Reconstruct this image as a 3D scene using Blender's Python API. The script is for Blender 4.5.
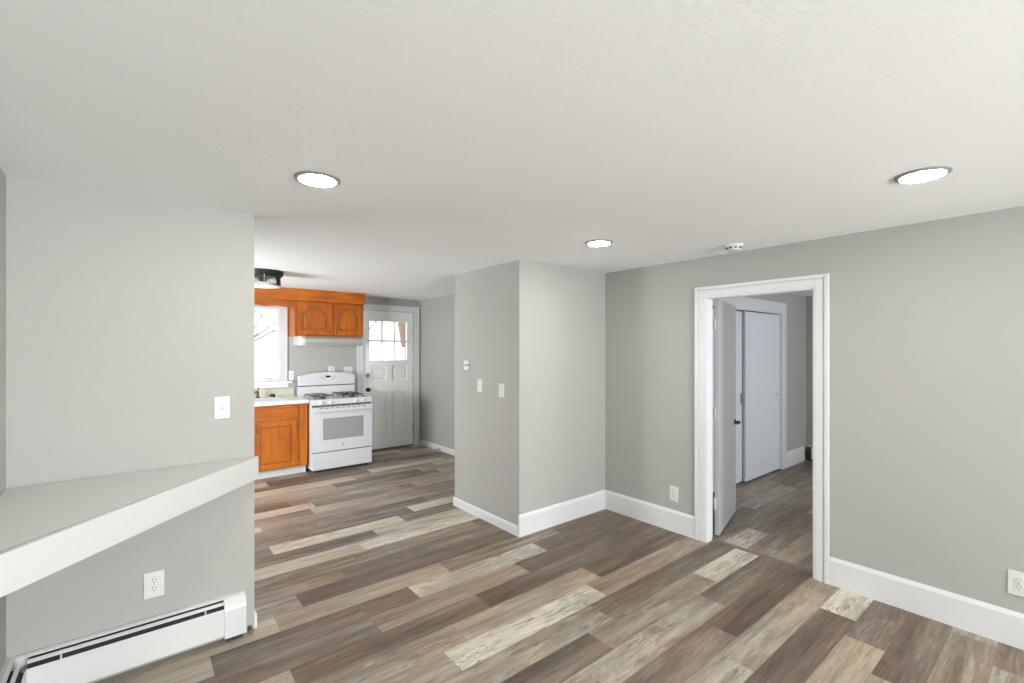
import bpy, bmesh, math, random
from mathutils import Vector, Matrix
for o in list(bpy.data.objects): bpy.data.objects.remove(o)
S = bpy.context.scene
COL = S.collection
random.seed(7)
R = math.radians

# ------------------------------------------------------------------ camera
cam = bpy.data.cameras.new('camera'); camo = bpy.data.objects.new('camera', cam); COL.objects.link(camo)
cam.sensor_fit = 'HORIZONTAL'; cam.sensor_width = 36; cam.lens = 465/1024*36
cam.shift_y = 7.7/1024; cam.clip_start = 0.02
camo.location = (0, 0, 1.52); camo.rotation_euler = (R(90), 0, -R(39.17))
S.camera = camo
S.view_settings.view_transform = 'Standard'; S.view_settings.look = 'None'
S.view_settings.gamma = 1; S.view_settings.exposure = -0.05
S.view_settings.use_curve_mapping = False

# ------------------------------------------------------------------ world: bright overcast sky
W = bpy.data.worlds.new('sky'); S.world = W; W.use_nodes = True
bg = W.node_tree.nodes['Background']; bg.inputs[0].default_value = (.93, .97, 1, 1); bg.inputs[1].default_value = 3.0

def area(name, loc, rot, sx, sy, power, col=(1, 1, 1), spread=180):
    l = bpy.data.lights.new(name, 'AREA'); l.shape = 'RECTANGLE'; l.size = sx; l.size_y = sy
    l.energy = power; l.color = col; l.spread = R(spread)
    o = bpy.data.objects.new(name, l); COL.objects.link(o); o.location = loc; o.rotation_euler = rot
    return o
# area lights added at unseen windows to stand in for daylight (an area light faces -Z of its own);
# tilted upward to brighten the ceilings
area('added_daylight', (1.5, -4.46, 1.4), (R(100), 0, R(14)), 2.8, 1.5, 72, (.97, 1, .995), 170)
area('added_daylight', (1.25, -4.42, 1.1), (R(132), 0, R(36)), 1.8, .8, 400, (.955, .99, 1), 170)  # up-light added low behind the camera to brighten the ceiling
area('added_daylight', (-1.26, 4.5, 1.3), (R(96), 0, R(-52)), 1.2, 1.0, 122, (.98, .995, 1), 160)
area('added_daylight', (5.6, -1.26, 1.4), (R(98), 0, 0), 1.5, 1.2, 55, (.95, .97, 1))
# unseen ceiling lamps added on the recessed grid for more light from above
for (lx, ly) in ((.6, .42), (.6, -1.5), (2.5, -1.5), (.6, -3.2), (2.5, -3.2)):
    l = bpy.data.lights.new('added_ceiling_lamp', 'AREA'); l.shape = 'DISK'; l.size = .15; l.energy = 4.5; l.color = (1, .96, .91)
    o = bpy.data.objects.new('added_ceiling_lamp', l); COL.objects.link(o); o.location = (lx, ly, 2.24)

# ------------------------------------------------------------------ materials
def nt(name):
    m = bpy.data.materials.new(name); m.use_nodes = True
    t = m.node_tree; b = t.nodes['Principled BSDF']
    return m, t, b
def N(t, typ, **kw):
    n = t.nodes.new(typ)
    for k, v in kw.items():
        if k.startswith('i_'):
            key = k[2:]; key = int(key) if key.isdigit() else key
            n.inputs[key].default_value = v
        else: setattr(n, k, v)
    return n
def mat(name, c, rough=.5, metal=0, bump=0, bscale=60, spec=.5, vary=0):
    m, t, b = nt(name)
    b.inputs['Base Color'].default_value = (*c, 1); b.inputs['Roughness'].default_value = rough
    b.inputs['Metallic'].default_value = metal; b.inputs['Specular IOR Level'].default_value = spec
    if bump or vary:
        tc = N(t, 'ShaderNodeTexCoord'); no = N(t, 'ShaderNodeTexNoise')
        no.inputs['Scale'].default_value = bscale; no.inputs['Detail'].default_value = 4
        t.links.new(tc.outputs['Object'], no.inputs['Vector'])
        if bump:
            bp = N(t, 'ShaderNodeBump'); bp.inputs['Strength'].default_value = bump; bp.inputs['Distance'].default_value = .01
            t.links.new(no.outputs['Fac'], bp.inputs['Height']); t.links.new(bp.outputs[0], b.inputs['Normal'])
        if vary:
            n2 = N(t, 'ShaderNodeTexNoise'); n2.inputs['Scale'].default_value = 1.3; n2.inputs['Detail'].default_value = 3
            t.links.new(tc.outputs['Object'], n2.inputs['Vector'])
            rp = N(t, 'ShaderNodeMapRange'); rp.inputs[3].default_value = 1-vary; rp.inputs[4].default_value = 1+vary
            t.links.new(n2.outputs['Fac'], rp.inputs[0])
            mx = N(t, 'ShaderNodeVectorMath', operation='SCALE'); mx.inputs[0].default_value = c
            t.links.new(rp.outputs[0], mx.inputs['Scale']); t.links.new(mx.outputs[0], b.inputs['Base Color'])
    return m
M = {}
M['wall'] = mat('grey_wall_paint', (.402, .402, .380), .75, bump=.05, bscale=90, spec=.25, vary=.02)
M['ceiling'] = mat('ceiling_plaster', (.90, .915, .92), .85, bump=.13, bscale=75, spec=.2, vary=.02)
M['trim'] = mat('white_trim_paint', (.68, .69, .70), .35, spec=.4)
M['shelf'] = mat('shelf_paint', (.60, .603, .59), .4, bump=.03, bscale=50, spec=.4)
M['plastic'] = mat('white_plastic', (.68, .685, .665), .35)
M['slot'] = mat('dark_slot', (.03, .03, .03), .6)
M['heater'] = mat('heater_enamel', (.66, .67, .67), .35)
M['enamel'] = mat('white_enamel', (.60, .615, .635), .2)
M['ovenglass'] = mat('grey_oven_glass', (.30, .31, .325), .12)
M['greywire'] = mat('worn_grate', (.10, .10, .10), .5)
M['iron'] = mat('cast_iron', (.025, .025, .025), .5)
M['black'] = mat('black_metal', (.010, .010, .010), .5, 0)
M['display'] = mat('clock_display', (.01, .012, .015), .15)
M['greyprint'] = mat('grey_print', (.35, .36, .38), .4)
M['steel'] = mat('brushed_steel', (.62, .61, .58), .3, .9)
M['hinge'] = mat('aged_hinge_metal', (.22, .20, .17), .4, .8)
M['brass'] = mat('aged_brass', (.30, .23, .12), .35, .8)
M['bronze'] = mat('bronze_faucet', (.10, .075, .06), .35, .7)
M['counter'] = mat('white_laminate', (.82, .81, .78), .3, bump=.01)
M['splash'] = mat('beige_backsplash', (.50, .48, .36), .4)
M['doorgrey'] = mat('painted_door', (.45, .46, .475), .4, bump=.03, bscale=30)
M['wintrim'] = mat('window_trim_paint', (.55, .56, .57), .4)
M['doorwhite'] = mat('white_door_paint', (.86, .87, .86), .35)
M['closet'] = mat('closet_panel_paint', (.70, .74, .79), .4)
M['copper'] = mat('copper_fins', (.20, .13, .08), .5, .5)
M['ring'] = mat('lamp_trim_ring', (.30, .295, .28), .4)
M['hood'] = mat('hood_enamel', (.42, .43, .42), .3, .3)
M['bark'] = mat('tree_bark', (.25, .24, .23), .9)
M['brownwood'] = mat('brown_painted_wood', (.25, .17, .12), .6)
M['lawn'] = mat('snowy_ground', (.8, .8, .82), .9, vary=.05)
M['leaf'] = mat('shrub_leaves', (.20, .24, .15), .7)
def emit(name, c, s):
    m, t, b = nt(name)
    b.inputs['Base Color'].default_value = (.9, .9, .9, 1)
    b.inputs['Emission Color'].default_value = (*c, 1); b.inputs['Emission Strength'].default_value = s
    return m
M['lens'] = emit('lit_lamp_lens', (1, .96, .91), 165)
M['bulb'] = mat('frosted_bulb', (.85, .82, .72), .3)
def glass_mat():
    m, t, b = nt('clear_glass'); t.nodes.remove(b)
    out = t.nodes['Material Output']
    tr = N(t, 'ShaderNodeBsdfTransparent'); gl = N(t, 'ShaderNodeBsdfGlossy'); gl.inputs['Roughness'].default_value = .02
    fr = N(t, 'ShaderNodeFresnel'); fr.inputs[0].default_value = 1.3
    mx = N(t, 'ShaderNodeMixShader')
    t.links.new(fr.outputs[0], mx.inputs[0]); t.links.new(tr.outputs[0], mx.inputs[1]); t.links.new(gl.outputs[0], mx.inputs[2])
    t.links.new(mx.outputs[0], out.inputs[0])
    return m
M['glass'] = glass_mat()

def ramp(t, fac, stops):
    r = N(t, 'ShaderNodeValToRGB'); e = r.color_ramp.elements
    while len(e) < len(stops): e.new(.5)
    for i, (p, c) in enumerate(stops): e[i].position = p; e[i].color = (*c, 1)
    t.links.new(fac, r.inputs[0]); return r
def math_(t, op, a, b=None, c=None, clamp=False):
    n = N(t, 'ShaderNodeMath', operation=op); n.use_clamp = clamp
    for i, v in enumerate((a, b, c)):
        if v is None: continue
        if isinstance(v, (int, float)): n.inputs[i].default_value = v
        else: t.links.new(v, n.inputs[i])
    return n.outputs[0]

def wood_orange(name, axis):
    m, t, b = nt(name)
    tc = N(t, 'ShaderNodeTexCoord'); mp = N(t, 'ShaderNodeMapping')
    sc = {'x': (1.2, 14, 14), 'z': (14, 14, 1.2)}[axis]; mp.inputs['Scale'].default_value = sc
    t.links.new(tc.outputs['Object'], mp.inputs[0])
    n1 = N(t, 'ShaderNodeTexNoise'); n1.inputs['Scale'].default_value = 1.6; n1.inputs['Detail'].default_value = 5; n1.inputs['Distortion'].default_value = .8
    t.links.new(mp.outputs[0], n1.inputs['Vector'])
    n2 = N(t, 'ShaderNodeTexNoise'); n2.inputs['Scale'].default_value = 3
    t.links.new(tc.outputs['Object'], n2.inputs['Vector'])
    f = math_(t, 'ADD', math_(t, 'MULTIPLY', n1.outputs['Fac'], .75), math_(t, 'MULTIPLY', n2.outputs['Fac'], .35))
    r = ramp(t, f, [(.3, (.20, .040, .001)), (.52, (.36, .085, .002)), (.75, (.52, .155, .004))])
    t.links.new(r.outputs[0], b.inputs['Base Color']); b.inputs['Roughness'].default_value = .4; b.inputs['Specular IOR Level'].default_value = .3
    return m
M['wood_x'] = wood_orange('honey_wood_horizontal', 'x')
M['wood_z'] = wood_orange('honey_wood_vertical', 'z')
M['grooveshade'] = mat('wood_groove_shade', (.27, .070, .005), .5)  # darker wood colour paints shade into the door grooves

def plank_mat():
    m, t, b = nt('vinyl_plank')
    uv = N(t, 'ShaderNodeUVMap'); uv.uv_map = 'UVMap'
    at = N(t, 'ShaderNodeAttribute'); at.attribute_name = 'tone'
    sp = N(t, 'ShaderNodeSeparateColor'); t.links.new(at.outputs['Color'], sp.inputs[0])
    light, pat, rnd = sp.outputs[0], sp.outputs[1], sp.outputs[2]
    off = N(t, 'ShaderNodeCombineXYZ'); t.links.new(math_(t, 'MULTIPLY', rnd, 57.), off.inputs[0]); t.links.new(math_(t, 'MULTIPLY', rnd, 31.), off.inputs[1])
    t.links.new(math_(t, 'MULTIPLY', rnd, 19.), off.inputs[2])
    def noise(sx, sy, scale=1., det=4, dist=0., ro=.55):
        mp = N(t, 'ShaderNodeVectorMath', operation='MULTIPLY'); mp.inputs[1].default_value = (sx, sy, 1)
        t.links.new(uv.outputs[0], mp.inputs[0])
        ad = N(t, 'ShaderNodeVectorMath', operation='ADD'); t.links.new(mp.outputs[0], ad.inputs[0]); t.links.new(off.outputs[0], ad.inputs[1])
        n = N(t, 'ShaderNodeTexNoise'); n.inputs['Scale'].default_value = scale; n.inputs['Detail'].default_value = det
        n.inputs['Distortion'].default_value = dist; n.inputs['Roughness'].default_value = ro
        t.links.new(ad.outputs[0], n.inputs['Vector']); return n.outputs['Fac']
    streak = noise(.8, 8, 1, 3, .4)
    mid = noise(2.6, 40, 1, 6, .6, .68)
    fine = noise(9, 190, 1, 3)
    blot = noise(3, 14, 1, 7, 1.2, .70)
    crack = noise(6, 55, 1, 7, 2.2, .68)
    knot = noise(2.6, 12, 1, 2, .4)
    hue = noise(1.7, 5, 1, 3)
    ms = N(t, 'ShaderNodeMapRange'); ms.interpolation_type = 'SMOOTHSTEP'; ms.inputs[1].default_value = .40; ms.inputs[2].default_value = .60; ms.inputs[3].default_value = .12; ms.inputs[4].default_value = 1.15
    t.links.new(knot, ms.inputs[0]); pm_ = math_(t, 'MULTIPLY', pat, ms.outputs[0])
    def amp(v, k): return math_(t, 'MULTIPLY', math_(t, 'SUBTRACT', v, .5), k)
    L = math_(t, 'ADD', math_(t, 'ADD', math_(t, 'ADD', light, amp(streak, .9)), amp(mid, .65)), amp(fine, .4))
    bl = math_(t, 'MULTIPLY', math_(t, 'SUBTRACT', blot, .5), math_(t, 'ADD', .25, math_(t, 'MULTIPLY', pm_, 1.5)))
    L = math_(t, 'ADD', L, bl)
    warm = ramp(t, L, [(0., (0.084, 0.056, 0.040)), (.25, (0.167, 0.117, 0.083)), (.5, (0.312, 0.229, 0.158)), (.75, (0.466, 0.383, 0.277)), (1., (0.634, 0.572, 0.449))])
    cool = ramp(t, L, [(0., (0.081, 0.065, 0.053)), (.25, (0.167, 0.139, 0.114)), (.5, (0.295, 0.255, 0.211)), (.75, (0.440, 0.405, 0.348)), (1., (0.634, 0.598, 0.510))])
    hm = math_(t, 'ADD', amp(hue, 3.2), math_(t, 'ADD', .32, math_(t, 'MULTIPLY', pat, .6)), clamp=True)
    mx = N(t, 'ShaderNodeMix', data_type='RGBA')
    t.links.new(hm, mx.inputs[0]); t.links.new(warm.outputs[0], mx.inputs[6]); t.links.new(cool.outputs[0], mx.inputs[7])
    # dark cracks and knots on weathered planks
    ck = N(t, 'ShaderNodeMapRange'); ck.inputs[1].default_value = .37; ck.inputs[2].default_value = .47; ck.inputs[3].default_value = 1; ck.inputs[4].default_value = 0
    t.links.new(crack, ck.inputs[0])
    cf = math_(t, 'MULTIPLY', ck.outputs[0], math_(t, 'ADD', .08, math_(t, 'MULTIPLY', pm_, .85)))
    m2 = N(t, 'ShaderNodeMix', data_type='RGBA'); t.links.new(cf, m2.inputs[0]); t.links.new(mx.outputs[2], m2.inputs[6]); m2.inputs[7].default_value = (.12, .095, .075, 1)
    # seams: uv.y in metres across plank, second map holds 0..1
    u2 = N(t, 'ShaderNodeUVMap'); u2.uv_map = 'Edge'
    s2 = N(t, 'ShaderNodeSeparateXYZ'); t.links.new(u2.outputs[0], s2.inputs[0])
    ey = math_(t, 'MULTIPLY', math_(t, 'MINIMUM', s2.outputs[1], math_(t, 'SUBTRACT', 1., s2.outputs[1])), .175)
    ex = math_(t, 'MULTIPLY', math_(t, 'MINIMUM', s2.outputs[0], math_(t, 'SUBTRACT', 1., s2.outputs[0])), 1.065)
    e = math_(t, 'LESS_THAN', math_(t, 'MINIMUM', ex, ey), .0011)
    m3 = N(t, 'ShaderNodeMix', data_type='RGBA'); t.links.new(math_(t, 'MULTIPLY', e, .55), m3.inputs[0]); t.links.new(m2.outputs[2], m3.inputs[6]); m3.inputs[7].default_value = (.07, .055, .045, 1)
    t.links.new(m3.outputs[2], b.inputs['Base Color'])
    b.inputs['Roughness'].default_value = .42; b.inputs['Specular IOR Level'].default_value = .4
    bp = N(t, 'ShaderNodeBump'); bp.inputs['Strength'].default_value = .12; bp.inputs['Distance'].default_value = .002
    t.links.new(fine, bp.inputs['Height']); t.links.new(bp.outputs[0], b.inputs['Normal'])
    return m
M['plank'] = plank_mat()

# ------------------------------------------------------------------ mesh helpers
class MB:
    def __init__(s): s.bm = bmesh.new()
    def box(s, x0, x1, y0, y1, z0, z1, bev=0, seg=1):
        x0, x1 = sorted((x0, x1)); y0, y1 = sorted((y0, y1)); z0, z1 = sorted((z0, z1))
        r = bmesh.ops.create_cube(s.bm, size=1, matrix=Matrix.Translation(((x0+x1)/2, (y0+y1)/2, (z0+z1)/2)) @ Matrix.Diagonal((x1-x0, y1-y0, z1-z0, 1)))
        if bev:
            ed = list({e for v in r['verts'] for e in v.link_edges})
            bmesh.ops.bevel(s.bm, geom=ed, offset=bev, segments=seg, affect='EDGES', clamp_overlap=True)
        return s
    def prism(s, pts, axis, a, b):
        """polygon pts in the other two axes extruded along axis from a to b (x: pts=(y,z), y: pts=(x,z), z: pts=(x,y))"""
        def P(p, q):
            return {'x': (q, p[0], p[1]), 'y': (p[0], q, p[1]), 'z': (p[0], p[1], q)}[axis]
        va = [s.bm.verts.new(P(p, a)) for p in pts]; vb = [s.bm.verts.new(P(p, b)) for p in pts]
        n = len(pts)
        fs = [s.bm.faces.new(va), s.bm.faces.new(vb[::-1])]
        for i in range(n): fs.append(s.bm.faces.new((va[i], vb[i], vb[(i+1) % n], va[(i+1) % n])))
        bmesh.ops.recalc_face_normals(s.bm, faces=fs)
        return s
    def cyl(s, c, axis, r, h, seg=24, r2=None, bev=0):
        rot = {'x': Matrix.Rotation(R(90), 4, 'Y'), 'y': Matrix.Rotation(R(90), 4, 'X'), 'z': Matrix.Identity(4)}[axis]
        g = bmesh.ops.create_cone(s.bm, cap_ends=True, segments=seg, radius1=r, radius2=r if r2 is None else r2, depth=h, matrix=Matrix.Translation(c) @ rot)
        return s
    def lathe(s, prof, c=(0, 0, 0), seg=40, axis='z'):
        rings = []; new = []
        for (r, z) in prof:
            ring = []
            for i in range(seg):
                a = 2*math.pi*i/seg
                p = (r*math.cos(a), r*math.sin(a), z)
                if axis == 'y': p = (p[0], p[2], p[1])
                if axis == 'x': p = (p[2], p[0], p[1])
                ring.append(s.bm.verts.new((c[0]+p[0], c[1]+p[1], c[2]+p[2])))
            rings.append(ring)
        for a, b in zip(rings, rings[1:]):
            for i in range(seg): new.append(s.bm.faces.new((a[i], a[(i+1) % seg], b[(i+1) % seg], b[i])))
        new.append(s.bm.faces.new(rings[0][::-1])); new.append(s.bm.faces.new(rings[-1]))
        bmesh.ops.recalc_face_normals(s.bm, faces=new)
        return s
    def tube(s, pts, r, seg=10, r2=None):
        pts = [Vector(p) for p in pts]; rings = []; n = len(pts); fs = []
        for i, p in enumerate(pts):
            d = (pts[min(i+1, n-1)]-pts[max(i-1, 0)]).normalized()
            u = d.orthogonal().normalized() if i == 0 else (u - d*u.dot(d)).normalized()
            w = d.cross(u); rr = r if r2 is None else r+(r2-r)*i/(n-1)
            rings.append([s.bm.verts.new(p+(u*math.cos(2*math.pi*k/seg)+w*math.sin(2*math.pi*k/seg))*rr) for k in range(seg)])
        for a, b in zip(rings, rings[1:]):
            for k in range(seg): fs.append(s.bm.faces.new((a[k], a[(k+1) % seg], b[(k+1) % seg], b[k])))
        fs.append(s.bm.faces.new(rings[0][::-1])); fs.append(s.bm.faces.new(rings[-1]))
        bmesh.ops.recalc_face_normals(s.bm, faces=fs)
        return s
    def build(s, name, m, parent=None, smooth=False, kind=None, label=None):
        """meshes are made in world coordinates; a parented part is shifted into its parent's frame"""
        me = bpy.data.meshes.new(name)
        if parent is not None and not parent.get('_local'):
            off = parent.location.copy() if not parent.parent else parent.parent.location.copy()
            if parent.parent: pass
            bmesh.ops.translate(s.bm, verts=s.bm.verts, vec=-off)
        s.bm.to_mesh(me); s.bm.free()
        me.materials.append(m)
        if smooth:
            for p in me.polygons: p.use_smooth = True
        o = bpy.data.objects.new(name, me); COL.objects.link(o)
        if parent is not None: o.parent = parent
        if kind: o['kind'] = kind
        if label: o['label'] = label
        return o
def smooth_angle(o, deg=35):
    for p in o.data.polygons: p.use_smooth = True
    o.data.set_sharp_from_angle(angle=R(deg)); return o
def thing(name, label, cat, loc, group=None):
    o = bpy.data.objects.new(name, None); COL.objects.link(o); o.location = loc; o.empty_display_size = .05
    o['label'] = label; o['category'] = cat
    if group: o['group'] = group
    return o
def tag(o, label, cat, group=None):
    o['label'] = label; o['category'] = cat
    if group: o['group'] = group
    return o
def copy_thing(root, delta, label):
    r = root.copy(); COL.objects.link(r); r.location = root.location + Vector(delta); r['label'] = label
    for ch in list(root.children):
        c = ch.copy(); COL.objects.link(c); c.parent = r
        for g in list(ch.children):
            d = g.copy(); COL.objects.link(d); d.parent = c
    return r
def struct(name, mb, m, smooth=False): return mb.build(name, m, kind='structure')

# ------------------------------------------------------------------ dimensions (metres)
H, HK = 2.246, 2.30          # ceiling heights: main room, kitchen
XR = 3.50                    # right wall surface (faces -X)
YP, XP, YPE = 2.885, 2.428, 3.865   # projecting closet block
YL, XLE = 2.85, .512         # left partition: face and free end
XL = -.413                   # left wall
XH = 3.565                   # hall wall beyond the block
YK = 6.70                    # kitchen back wall
YB = -4.4                    # wall behind the camera
XKL = -1.2                   # kitchen left wall
DY0, DY1, DZ = 1.133, 1.865, 1.915     # doorway opening
T = .12
YC, XF = 2.41, 7.19          # closet wall and far wall of the next room

# ------------------------------------------------------------------ floor planks
ROWS = {-2: (3.2, {0: (.4, .2), -1: (.62, .8), -2: (.3, .1)}), -1: (2.35, {0: (.46, .3), -1: (.4, .3), 1: (.5, .6)}),
 0: (2.68, {0: (.24, .25), -1: (.62, .3)}), 1: (2.935, {0: (.25, .5), -1: (.55, .2), -2: (.3, 0)}), 2: (3.13, {0: (.8, .9), -1: (.14, 0), -2: (.4, .3)}),
 3: (2.27, {0: (.48, .35), -1: (.5, .7), 1: (.5, .3)}), 4: (2.47, {0: (.22, 0), -1: (.26, .2), 1: (.2, 0), -2: (.4, .3)}),
 5: (2.717, {0: (.25, .1), -1: (.55, .7), -2: (.5, .9), -3: (.3, 0)}), 6: (1.888, {0: (.48, .75), 1: (.80, .7), -1: (.2, 0), -2: (.4, .5)}),
 7: (2.10, {0: (.2, 0), 1: (.2, 0), -1: (.48, .9), -2: (.45, .9)}), 8: (1.205, {0: (.86, 1), 1: (.48, .05), 2: (.42, 0), -1: (.5, .8)}),
 9: (1.355, {0: (.50, .1), 1: (.2, 0), -1: (.5, .9), 2: (.3, 0)}), 10: (1.64, {0: (.2, 0), 1: (.24, .1), -1: (.24, 0), -2: (.66, .1)}),
 11: (1.035, {0: (.5, .05), 1: (.2, 0), 2: (.25, 0), -1: (.3, .2), -2: (.3, 0)}), 12: (1.36, {0: (.74, .9), 1: (.2, 0), 2: (.25, 0), -1: (.16, .2)}),
 13: (.62, {0: (.55, 0), 1: (.42, .6), 2: (.3, 0), -1: (.66, .2)}), 14: (.777, {0: (.16, .2), 1: (.2, .2), -1: (.5, .7), 2: (.3, 0)}),
 15: (1.1, {0: (.3, .3), 1: (.28, .2), -1: (.3, .3)}), 16: (1.25, {0: (.34, .4), 1: (.3, .2), -1: (.36, .3)}),
 17: (1.36, {0: (.80, .8), -1: (.62, .15), 1: (.4, .2)}), 18: (1.555, {0: (.6, .5), -1: (.22, .6), 1: (.4, .3)}),
 19: (.806, {0: (.78, .7), 1: (.25, .6), -1: (.25, .6)}), 20: (2.04, {0: (.8, .4), -1: (.26, .6), -2: (.32, .5)}),
 21: (2.3, {0: (.45, .5), -1: (.26, .7), -2: (.3, .5)}), 22: (1.9, {0: (.5, .5), -1: (.45, .4), 1: (.3, .4)}),
 23: (1.3, {0: (.62, .5), 1: (.4, .4), -1: (.35, .4)}), 24: (1.37, {0: (.35, .5), 1: (.6, .4), -1: (.72, .5)}),
 25: (1.19, {0: (.45, .4), 1: (.5, .4), -1: (.16, .1)}), 26: (1.9, {0: (.35, .5), -1: (.55, .4), 1: (.6, .5)}),
 27: (1.73, {0: (.28, .4), -1: (.6, .4), 1: (.5, .4)}), 28: (2.02, {0: (.4, .4), -1: (.75, .5), 1: (.72, .5)}),
 29: (2.28, {0: (.78, .5), -1: (.3, .3), 1: (.5, .4)}), 30: (1.17, {0: (.15, 0), -1: (.75, .4), 1: (.4, .4), 2: (.3, .4)})}
ROWS2 = {-3: (4.1, {0: (.4, .3), -1: (.45, .3)}), -2: (4.5, {0: (.4, .3), -1: (.5, .3)}), -1: (4.4, {0: (.4, .3), -1: (.5, .25)}), 0: (3.775, {0: (.27, .1), -1: (.5, .2), 1: (.35, .4)}),
 1: (4.05, {0: (.3, .2), -1: (.74, .8), 1: (.4, .4)}), 2: (4.8, {0: (.35, .4), -1: (.32, .3), 1: (.45, .5)}), 3: (4.57, {0: (.55, .6), -1: (.28, .2), 1: (.3, .4)}),
 4: (5.71, {0: (.22, .3), -1: (.5, .5), 1: (.35, .4)}), 5: (5.0, {0: (.4, .3), 1: (.25, .3), -1: (.35, .3)})}
def planks(name, x0, x1, y0, y1, base, pitch, rows, L=1.065):
    bm = bmesh.new(); uvl = bm.loops.layers.uv.new('UVMap'); ed = bm.loops.layers.uv.new('Edge')
    cl = bm.loops.layers.float_color.new('tone')
    rn = random.Random(11)
    k = math.floor((y0-base)/pitch)
    while base+k*pitch < y1:
        ya, yb = base+k*pitch, base+(k+1)*pitch
        a, tones = rows.get(k, (rn.uniform(0, L), {}))
        i = math.floor((x0-a)/L)
        while a+i*L < x1:
            xa, xb = a+i*L, a+(i+1)*L
            tone = tones.get(i) or (rn.choice((.2, .3, .3, .42, .5, .62, .8)), rn.choice((0, .3, .6)))
            r = rn.random()
            cx0, cx1, cy0, cy1 = max(xa, x0), min(xb, x1), max(ya, y0), min(yb, y1)
            if cx1-cx0 > .001 and cy1-cy0 > .001:
                P = [(cx0, cy0), (cx1, cy0), (cx1, cy1), (cx0, cy1)]
                top = [bm.verts.new((p[0], p[1], 0)) for p in P]; bot = [bm.verts.new((p[0], p[1], -.03)) for p in P]
                f = bm.faces.new(top); fs = [f, bm.faces.new(bot[::-1])]
                for q in range(4): fs.append(bm.faces.new((top[q], bot[q], bot[(q+1) % 4], top[(q+1) % 4])))
                for g in fs:
                    for l in g.loops:
                        x, y = l.vert.co.x, l.vert.co.y
                        l[uvl].uv = (x-xa, y-ya); l[ed].uv = ((x-xa)/L, (y-ya)/pitch)
                        l[cl] = (tone[0], tone[1], r, 1)
            i += 1
        k += 1
    me = bpy.data.meshes.new(name); bm.to_mesh(me); bm.free(); me.materials.append(M['plank'])
    o = bpy.data.objects.new(name, me); COL.objects.link(o); o['kind'] = 'structure'; return o
planks('floor', XKL-T, XR+.09, YB-T, YK+.02, .451, .175, ROWS)
planks('floor', XR+.09, XF+T, -1.2-T, YC+.62, 1.45, .172, ROWS2)
# threshold strip in the doorway
tag(MB().prism([(3.567, .0), (3.613, .0), (3.607, .005), (3.573, .005)], 'y', DY0, DY1).build('threshold_strip', mat('threshold_vinyl', (.17, .135, .11), .45)),
    'brown threshold strip across the floor of the open doorway', 'threshold')
struct('ground', MB().box(-30, 30, 6.9, 45, -.6, -.5), M['lawn'])

# ------------------------------------------------------------------ ceiling
struct('ceiling', MB().prism([(YB-T, H), (5.02, H), (5.35, HK), (YK+.1, HK), (YK+.1, 2.5), (YB-T, 2.5)], 'x', XKL-T, XR+T), M['ceiling'])
struct('ceiling', MB().box(XR+T, XF+T, -1.2-T, YC+.62, H, 2.5), M['ceiling'])

# ------------------------------------------------------------------ walls
Z0, Z1 = -.03, 2.5
def wall_with_hole(name, axis, a0, a1, b0, b1, holes):
    """wall along `axis` (x or y) from a0 to a1, thickness b0..b1, holes = (h0,h1,z0,z1) sorted; adjoining pieces never overlap"""
    mb = MB()
    def bx(p, q, z0, z1):
        if q-p < 1e-4 or z1-z0 < 1e-4: return
        mb.box(p, q, b0, b1, z0, z1) if axis == 'x' else mb.box(b0, b1, p, q, z0, z1)
    cur = a0
    for (h0, h1, z0, z1) in holes:
        bx(cur, h0, Z0, Z1); bx(h0, h1, Z0, z0); bx(h0, h1, z1, Z1); cur = h1
    bx(cur, a1, Z0, Z1)
    return struct(name, mb, M['wall'])
wall_with_hole('wall_right', 'y', YB, YPE, XR, XR+T, [(DY0-.04, DY1+.04, Z0, DZ+.04)])
wall_with_hole('wall_back', 'x', XL-T, XR+T, YB-T, YB, [(.3, 3.1, .65, 2.1)])
wall_with_hole('wall_left', 'y', YB, YL, XL-T, XL, [(-2.55, -1.35, .8, 2.0)])
struct('wall_partition', MB().box(XKL, XLE, YL, YL+T, Z0, Z1, 0), M['wall'])
struct('wall_closet_block', MB().box(XP, XR, YP, YPE, Z0, Z1), M['wall'])
struct('wall_hall', MB().box(XH, XH+T, YPE, YK, Z0, Z1), M['wall'])
WX0, WX1, WZ0, WZ1 = .56, 1.50, 1.10, 2.065      # kitchen window hole
KX0, KX1, KZ = 2.620, 3.452, 2.105               # kitchen door hole
wall_with_hole('wall_kitchen', 'x', XKL-T, XH+T, YK, YK+.14, [(WX0, WX1, WZ0, WZ1), (KX0, KX1, Z0, KZ)])
wall_with_hole('wall_kitchen_left', 'y', YL, YK, XKL-T, XKL, [(3.85, 5.15, .8, 1.95)])
# next room
wall_with_hole('wall_closet', 'x', XR+T, XF, YC, YC+.1, [(4.42, 6.35, Z0, 1.974)])
struct('wall_closet_rear', MB().box(XR+T, XF, YC+.6, YC+.7, Z0, Z1), M['wall'])
struct('wall_far', MB().box(XF, XF+T, -1.2, YC+.6, Z0, Z1), M['wall'])
wall_with_hole('wall_room_side', 'x', XR+T, XF, -1.2-T, -1.2, [(4.85, 6.35, .8, 2.0)])

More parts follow.
